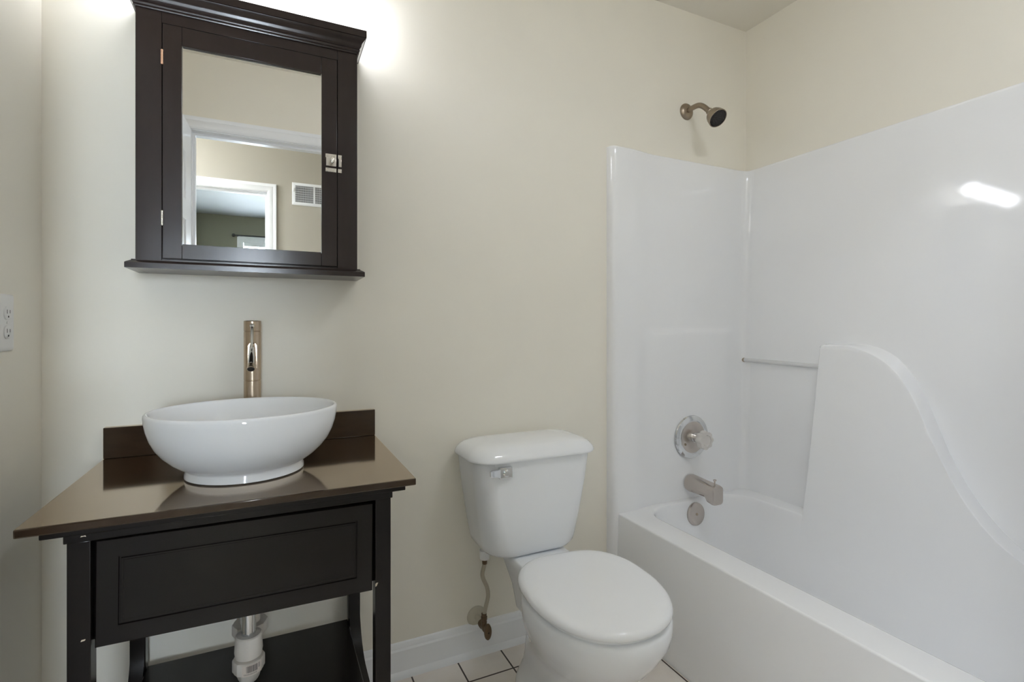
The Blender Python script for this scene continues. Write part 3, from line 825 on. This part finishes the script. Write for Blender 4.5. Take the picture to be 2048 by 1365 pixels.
# vessel basin
bs = thing('vessel_sink', 'white oval ceramic vessel basin on the vanity top', 'sink', (-0.053, 1.335, 0.776))
def ering(cx, cy, a, b_, z, n=72): return [Vector((cx + a * math.cos(2 * PI * k / n), cy + b_ * math.sin(2 * PI * k / n), z)) for k in range(n)]
prof = [(0.1205, 0.116, 0.7775), (0.123, 0.118, 0.779), (0.1225, 0.1175, 0.786), (0.1205, 0.1155, 0.7925), (0.121, 0.116, 0.796), (0.127, 0.1205, 0.799), (0.136, 0.127, 0.804), (0.150, 0.138, 0.814), (0.166, 0.1495, 0.829), (0.179, 0.159, 0.846), (0.1885, 0.166, 0.865), (0.195, 0.171, 0.885),
        (0.1985, 0.174, 0.903), (0.1995, 0.175, 0.914), (0.1990, 0.1745, 0.9185), (0.1968, 0.1723, 0.921), (0.1940, 0.1695, 0.9215), (0.1915, 0.167, 0.920), (0.1895, 0.165, 0.916), (0.187, 0.162, 0.900), (0.181, 0.157, 0.880), (0.170, 0.147, 0.857), (0.152, 0.131, 0.834), (0.125, 0.108, 0.815), (0.085, 0.075, 0.803), (0.035, 0.034, 0.7975), (0.025, 0.025, 0.7970)]
bm = new(); rings = []
for a, b_, z in prof:
    t = (z - 0.776) / 0.145
    rings.append(ering(-0.053, 1.327 + 0.013 * t, a, b_, z))
loft(bm, rings, True, True, False)
obj('basin', bm, 'china', bs, angle=60)
bm = new(); lathe(bm, [(0.0255, 0.0), (0.0245, 0.003), (0.019, 0.004), (0.017, 0.001), (0.0, 0.001)], (-0.053, 1.329, 0.7965), (0, 0, 1), 32); obj('drain_ring', bm, 'chrome', bs)

# faucet
fc = thing('faucet', 'tall brushed nickel single-lever vessel faucet behind the white basin', 'faucet', (-0.048, 1.555, 0.776))
FX, FY, FR = -0.048, 1.555, 0.0215
bm = new(); lathe(bm, [(0.024, 0.0005), (0.024, 0.005), (FR, 0.006), (FR, 0.186), (0.0207, 0.1868), (0.0207, 0.1885), (FR, 0.1892), (FR, 0.3195), (0.0208, 0.3200)], (FX, FY, 0.776), (0, 0, 1), 64)
cut = new(); pr = []
for k in range(0, 17):
    a = k / 16 * PI
    pr.append((FX + 0.0115 * math.cos(a), 1.055 + 0.0115 * math.sin(a)))
pr += [(FX - 0.0115, 0.998), (FX + 0.0115, 0.998)]
extrude_profile(cut, pr, 'y', FY - 0.05, FY - 0.006)
bm = boolean_cut(bm, cut)
obj('column', bm, 'nickel', fc, angle=20)
bm = new(); lathe(bm, [(0.0206, 0.3202), (0.0206, 0.3215), (FR, 0.3222), (FR, 0.348), (0.0205, 0.3495), (0.0, 0.3497)], (FX, FY, 0.776), (0, 0, 1), 64); obj('handle_cap', bm, 'nickel', fc, angle=20)
bm = new()
lathe(bm, [(0.0, -0.0062), (0.0036, -0.005), (0.0058, -0.002), (0.0062, 0.0), (0.0058, 0.002), (0.0036, 0.005), (0.0, 0.0062)], (FX, FY - FR - 0.002, 1.112), (0, -1, 0), 20)
tube(bm, [(FX, FY - FR - 0.003, 1.110), (FX, FY - FR - 0.020, 1.085), (FX, FY - FR - 0.040, 1.052)], [0.0036, 0.0034, 0.0020], 14); obj('lever', bm, 'chrome', fc)['label'] = 'thin polished lever'
bm = new(); tube(bm, [(FX, FY - 0.010, 1.062), (FX, FY - 0.040, 1.054), (FX, FY - 0.080, 1.036), (FX, FY - 0.106, 1.016), (FX, FY - 0.112, 1.009)], [0.0055, 0.0060, 0.0068, 0.0072, 0.0072], 20, smooth=5); obj('spout', bm, 'chrome', fc)
bm = new(); lathe(bm, [(0.0074, 0.0), (0.0082, 0.002), (0.0084, 0.010), (0.0100, 0.013), (0.0100, 0.016), (0.0084, 0.0165)], (FX, FY - 0.108, 1.014), (0, -0.72, -0.69), 28, cap1=False)
obj('aerator', bm, 'nickel', fc)
bm = new(); lathe(bm, [(0.0086, 0.0155), (0.0080, 0.0145), (0.0, 0.0145)], (FX, FY - 0.108, 1.014), (0, -0.72, -0.69), 28, cap0=False); obj('aerator_screen', bm, 'rubber', fc)

# drain trap below
tr = thing('sink_drain_trap', 'white plastic P-trap with a barcode sticker hanging under the vanity', 'drain pipe', (-0.05, 1.36, 0.28))
QX, QF, QR = -0.049, 1.333, 1.425
bm = new(); tube(bm, [(QX, QF, 0.7604), (QX, QF, 0.372)], 0.0158, 32); obj('tailpipe', bm, 'chrome', tr)['label'] = 'chrome tailpipe'
bm = new(); lathe(bm, [(0.0165, 0.050), (0.026, 0.0495), (0.0282, 0.047), (0.0290, 0.030), (0.0300, 0.012), (0.0280, 0.0)], (QX, QF, 0.345), (0, 0, 1), 32); obj('coupling', bm, 'pvc', tr)
def nut(name, o_, r, h, n=8):
    bm = new()
    rings = []
    for rr_, hh in ((r - 0.006, 0.0), (r - 0.001, 0.001), (r, 0.004), (r, h - 0.004), (r - 0.001, h - 0.001), (r - 0.006, h)):
        rings.append([Vector((o_[0] + rr_ * (1 + 0.05 * (1 if (k % 8) in (0, 1) else 0)) * math.cos(2 * PI * k / 64), o_[1] + rr_ * (1 + 0.05 * (1 if (k % 8) in (0, 1) else 0)) * math.sin(2 * PI * k / 64), o_[2] + hh)) for k in range(64)])
    loft(bm, rings, True, True, True)
    return obj(name, bm, 'pvc', tr, angle=40)
nt1 = nut('slip_nut', (QX, QF, 0.312), 0.0325, 0.030)
bm = new()
pts = [(QX, QF, 0.318)]
for k in range(0, 13):
    a = k / 12 * PI
    pts.append((QX, (QF + QR) / 2 - (QR - QF) / 2 * math.cos(a), 0.314 - 0.026 * math.sin(a)))
pts.append((QX, QR, 0.345))
tube(bm, pts, 0.0245, 28); obj('trap_bend', bm, 'pvc', tr)
nut('slip_nut', (QX, QR, 0.348), 0.0385, 0.028)
bm = new(); tube(bm, [(QX, QR, 0.34), (QX, QR, 0.56), (QX, QR + 0.02, 0.59), (QX, QR + 0.05, 0.60), (QX, 1.609, 0.60)], 0.0225, 28); obj('waste_arm', bm, 'pvc', tr)
# sticker with bar code, wrapped round the front nut
bm = new(); R_ = 0.0346
def cyl_patch(b_, a0, a1, z0, z1, r, n=8):
    A = [math.radians(a0 + (a1 - a0) * k / n) for k in range(n + 1)]
    lo = [b_.verts.new((QX + r * math.cos(a), QF + r * math.sin(a), z0)) for a in A]
    hi = [b_.verts.new((QX + r * math.cos(a), QF + r * math.sin(a), z1)) for a in A]
    for i in range(n): b_.faces.new((lo[i], lo[i + 1], hi[i + 1], hi[i]))
cyl_patch(bm, -112, -38, 0.3145, 0.3400, R_, 16)
lb = obj('sticker', bm, 'label', nt1)
bm = new()
import random
random.seed(4)
a = -96
while a < -58:
    w = random.choice((0.7, 0.9, 1.6, 2.2))
    cyl_patch(bm, a, a + w, 0.3225, 0.3375, R_ + 0.0003, 1); a += w + random.choice((0.8, 1.2, 1.8))
for a in (-53, -51, -47.5):
    cyl_patch(bm, a, a + 1.0, 0.3265, 0.3375, R_ + 0.0003, 1)
a = -104
while a < -58:
    cyl_patch(bm, a, a + 2.0, 0.3175, 0.3180, R_ + 0.0003, 1); cyl_patch(bm, a, a + 0.6, 0.3175, 0.3208, R_ + 0.0003, 1); cyl_patch(bm, a + 1.4, a + 2.0, 0.3175, 0.3208, R_ + 0.0003, 1); a += 4.2
obj('bar_code', bm, 'ink', nt1)

# ------------------------------------------------------------------ medicine cabinet
ca = thing('medicine_cabinet', 'espresso wood mirrored medicine cabinet with crown moulding on the back wall', 'cabinet', (-0.039, 1.609, 1.249))
CX0, CX1, CY, CB, CT = -0.294, 0.2165, 1.475, 1.2705, 1.878
DX_0, DX_1, DZ_0, DZ_1 = -0.2405, 0.163, 1.276, 1.8455
MX0, MX1, MZ0, MZ1 = -0.2000, 0.1222, 1.3125, 1.8000
bm = new()
box(bm, CX0, CX1, CY + 0.019, 1.6095, CB, CT)
box(bm, CX0, DX_0 - 0.001, CY, CY + 0.0188, CB, CT, 0.001); box(bm, DX_1 + 0.001, CX1, CY, CY + 0.0188, CB, CT, 0.001)
box(bm, DX_0 - 0.0006, DX_1 + 0.0006, CY, CY + 0.0188, DZ_1 + 0.0012, CT, 0.0006)
obj('case', bm, 'espresso', ca, angle=20)
bm = new()
G = 0.0004
e = 0.0007
box(bm, DX_0 + e, MX0 - G, CY, CY + 0.018, DZ_0, DZ_1, 0.0007); box(bm, MX1 + G, DX_1 - e, CY, CY + 0.018, DZ_0, DZ_1, 0.0007)
box(bm, MX0 + G, MX1 - G, CY, CY + 0.018, MZ1, DZ_1, 0.0007); box(bm, MX0 + G, MX1 - G, CY, CY + 0.018, DZ_0, MZ0, 0.0007)
box(bm, DX_0 + 0.01, DX_1 - 0.01, CY + 0.011, CY + 0.0185, DZ_0 + 0.005, DZ_1 - 0.005)
dd = obj('door', bm, 'espresso', ca, angle=20)
bm = new(); box(bm, MX0 - 0.003, MX1 + 0.003, CY + 0.007, CY + 0.0105, MZ0 - 0.003, MZ1 + 0.003); obj('mirror', bm, 'mirror', dd, smooth=False)
# mitred crown
prof = [(0.0, 1.873), (0.0035, 1.873), (0.0042, 1.8755), (0.0035, 1.878), (0.0045, 1.8785), (0.006, 1.881), (0.0062, 1.8845), (0.0050, 1.887), (0.0070, 1.8885), (0.0095, 1.893), (0.0105, 1.898), (0.0120, 1.902), (0.0155, 1.906), (0.0185, 1.910), (0.0200, 1.9140), (0.0225, 1.9150), (0.0225, 1.934), (0.0, 1.934)]
path = [((CX0, 1.6095), (-1, 0)), ((CX0, CY), (-1, -1)), ((CX1, CY), (1, -1)), ((CX1, 1.6095), (1, 0))]
bm = new()
loft(bm, [[(px + ox * a, py + oy * a, z) for a, z in prof] for (px, py), (ox, oy) in path], True, True, True)
box(bm, CX0 + 0.001, CX1 - 0.001, CY + 0.001, 1.609, 1.922, 1.9335)
obj('crown_moulding', bm, 'espresso', ca, angle=28)
# shelf with a stepped, bevelled upper edge
prof = [(-0.002, 1.2705), (0.0075, 1.2705), (0.0075, 1.2685), (0.0170, 1.2630), (0.0185, 1.2615), (0.0185, 1.2490), (-0.002, 1.2490)]
path = [((CX0, 1.6095), (-1, 0)), ((CX0, CY + 0.004), (-1, -1)), ((CX1, CY + 0.004), (1, -1)), ((CX1, 1.6095), (1, 0))]
bm = new()
loft(bm, [[(px + ox * a, py + oy * a, z) for a, z in prof] for (px, py), (ox, oy) in path], True, True, True)
box(bm, CX0 + 0.0015, CX1 - 0.0015, CY + 0.005, 1.609, 1.2491, 1.2703)
obj('ledge', bm, 'espresso', ca, angle=20)
for zc_, mt in ((1.763, 'copper'), (1.373, 'silver')):
    bm = new(); tube(bm, [(DX_0, CY - 0.0015, zc_ - 0.018), (DX_0, CY - 0.0015, zc_ + 0.018)], 0.0024, 14)
    for k in range(5):
        tube(bm, [(DX_0, CY - 0.0015, zc_ - 0.017 + k * 0.0072), (DX_0, CY - 0.0015, zc_ - 0.0115 + k * 0.0072)], 0.0029, 14)
    obj('hinge', bm, mt, ca)
# cupboard latch: plate + turn knob on the door, keeper on the frame
def plate(bm, x0, x1, z0, z1, screws):
    y = CY
    box(bm, x0, x1, y - 0.0012, y + 0.0005, z1 - 0.0105, z1, 0.0004); box(bm, x0, x1, y - 0.0012, y + 0.0005, z0, z0 + 0.0105, 0.0004)
    box(bm, x0 + 0.0012, x1 - 0.0006, y - 0.0050, y + 0.0005, z0 + 0.0150, z1 - 0.0100, 0.0010)
    for sx_, sz_ in screws:
        lathe(bm, [(0.0030, 0), (0.0030, 0.0008), (0.0018, 0.0016), (0.0, 0.0016)], (sx_, y - 0.0012, sz_), (0, -1, 0), 14)
bm = new(); plate(bm, 0.1325, 0.1605, 1.535, 1.584, [(0.138, 1.579), (0.155, 1.579), (0.138, 1.540), (0.155, 1.540)]); lt = obj('latch_plate', bm, 'silver', dd, angle=20)
bm = new(); lathe(bm, [(0.0050, 0), (0.0050, 0.004), (0.0036, 0.005), (0.0036, 0.012), (0.0075, 0.014), (0.0085, 0.017), (0.0070, 0.021), (0.0, 0.022)], (0.148, CY - 0.004, 1.562), (0, -1, 0), 24, sx=0.65, sy=1.15); obj('latch_knob', bm, 'silver', dd)
bm = new(); plate(bm, 0.1650, 0.1745, 1.535, 1.584, [(0.1697, 1.579), (0.1697, 1.540)]); obj('latch_keeper', bm, 'silver', ca, angle=20)

# ------------------------------------------------------------------ vanity light above the cabinet
vl = thing('vanity_light', 'vanity light bar with lit white globes above the medicine cabinet', 'wall light', (-0.017, 1.609, 2.12))
bm = new(); box(bm, -0.285, 0.250, 1.582, 1.6095, 2.092, 2.152, 0.006, 3); obj('back_bar', bm, 'chrome', vl)
for k in range(4):
    x = 0.203 - 0.147 * k
    bm = new(); tube(bm, [(x, 1.590, 2.122), (x, 1.540, 2.122), (x, 1.518, 2.118), (x, 1.508, 2.100), (x, 1.508, 2.092)], 0.009, 14, smooth=4)
    lathe(bm, [(0.011, 0.0), (0.019, 0.004), (0.021, 0.012), (0.021, 0.022)], (x, 1.508, 2.100), (0, 0, -1), 28); sk_ = obj('socket', bm, 'chrome', vl)
    bm = new(); lathe(bm, [(0.014, -0.044), (0.022, -0.039), (0.034, -0.026), (0.041, -0.012), (0.0435, 0.0), (0.041, 0.014), (0.034, 0.027), (0.022, 0.0375), (0.010, 0.0423), (0.0, 0.0435)], (x, 1.508, 2.0375), (0, 0, -1), 36); obj('globe_bulb', bm, 'bulb', sk_)

# ------------------------------------------------------------------ left-wall outlet
ol = thing('outlet', 'white duplex outlet plate on the left wall', 'outlet', (XL, 1.4125, 1.118))
bm = new(); rings = []
for d_, ins in ((0.0002, 0.0), (0.0035, 0.0), (0.0060, 0.003), (0.0068, 0.008), (0.0070, 0.012)):
    rings.append([Vector((XL + d_, p.x, p.y)) for p in rrect(1.377 + ins, 1.448 - ins, 1.058 + ins, 1.178 - ins, 0.004, 4)])
loft(bm, rings, True, True, True); obj('cover_plate', bm, 'plastic', ol, angle=60)
for zc_ in (1.138, 1.098):
    bm = new(); rings = []
    for d_, ins in ((0.0068, 0.0), (0.0088, 0.0004), (0.0092, 0.0016)):
        rings.append([Vector((XL + d_, p.x, p.y)) for p in rrect(1.3960 + ins, 1.4290 - ins, zc_ - 0.0140 + ins, zc_ + 0.0140 - ins, 0.011, 6)])
    loft(bm, rings, True, True, True); sk_ = obj('receptacle', bm, 'plastic', ol)
    for yy, h in ((1.4065, 0.0065), (1.4190, 0.0050)):
        bm = new(); box(bm, XL + 0.0088, XL + 0.0094, yy - 0.0009, yy + 0.0009, zc_ + 0.002 - h / 2, zc_ + 0.004 + h / 2); obj('slot', bm, 'dark_gap', sk_, smooth=False)
    bm = new(); lathe(bm, [(0.0022, 0), (0.0022, 0.0006)], (XL + 0.0088, 1.4125, zc_ - 0.0075), (1, 0, 0), 14); obj('ground_hole', bm, 'dark_gap', sk_)
bm = new(); lathe(bm, [(0.0028, 0), (0.0028, 0.0010), (0.0, 0.0014)], (XL + 0.0068, 1.4125, 1.118), (1, 0, 0), 14); obj('screw', bm, 'plastic', ol)

# ------------------------------------------------------------------ hall: return-air vent, added ceiling fill lights
av = thing('air_vent', 'white metal air vent high on the hall wall, seen in the cabinet mirror', 'vent', (0.30, YH, 2.07))
VX0, VX1, VZ0, VZ1 = 0.131, 0.520, 1.990, 2.154
bm = new()
rings = []
for ins, d_ in ((0.0, 0.0005), (0.001, 0.004), (0.018, 0.009), (0.022, 0.009), (0.022, 0.0)):
    rings.append([(VX0 + ins, YH + d_, VZ0 + ins), (VX1 - ins, YH + d_, VZ0 + ins), (VX1 - ins, YH + d_, VZ1 - ins), (VX0 + ins, YH + d_, VZ1 - ins)])
loft(bm, rings, True); obj('frame', bm, 'trim', av, angle=20)
bm = new(); box(bm, VX0 + 0.02, VX1 - 0.02, YH + 0.0004, YH + 0.0012, VZ0 + 0.02, VZ1 - 0.02); obj('back_plate', bm, 'ventgrey', av, smooth=False)
bm = new()
x = VX0 + 0.026
i = 0
while x < VX1 - 0.024:
    box(bm, x - 0.0008, x + 0.0008, YH + 0.002, YH + 0.008, VZ0 + 0.021, VZ1 - 0.021); x += 0.0062
z = VZ0 + 0.036
while z < VZ1 - 0.022:
    box(bm, VX0 + 0.021, VX1 - 0.021, YH + 0.0012, YH + 0.004, z - 0.001, z + 0.001); z += 0.016
obj('louvre', bm, 'trim', av, smooth=False)
for x in (0.281, 0.408):
    bm = new(); box(bm, x - 0.005, x + 0.005, YH + 0.0012, YH + 0.009, VZ0 + 0.02, VZ1 - 0.02); obj('mullion', bm, 'trim', av, smooth=False)
bm = new(); box(bm, VX0 + 0.008, VX0 + 0.012, YH + 0.006, YH + 0.018, 2.085, 2.110, 0.001); obj('damper_lever', bm, 'trim', av)

def added_fill_lamp(name, label, x, y, r, glow):
    t_ = thing(name, label, 'added fill light', (x, y, ZC))
    bm = new(); lathe(bm, [(r, 0.0), (r, 0.018), (r - 0.006, 0.022)], (x, y, ZC - 0.0005), (0, 0, -1), 48); obj('base_ring', bm, 'nickel_tub', t_)
    bm = new(); lathe(bm, [(r - 0.008, 0.020), (r - 0.012, 0.040), (r - 0.035, 0.062), (r * 0.5, 0.078), (0.0, 0.085)], (x, y, ZC), (0, 0, -1), 48, cap0=True); obj('fill_diffuser', bm, glow, t_)
    return t_
added_fill_lamp('hall_fill_light', 'added unseen fill light on the hall ceiling, shining in through the bathroom door', -1.25, -0.53, 0.16, 'hall_fill')  # unseen lamp added to brighten tub, toilet and low walls through the doorway
added_fill_lamp('bathroom_fill_light', 'added unseen fill light on the bathroom ceiling near the door wall', 1.05, 0.33, 0.16, 'bath_fill')  # unseen lamp added to fill the room from the front
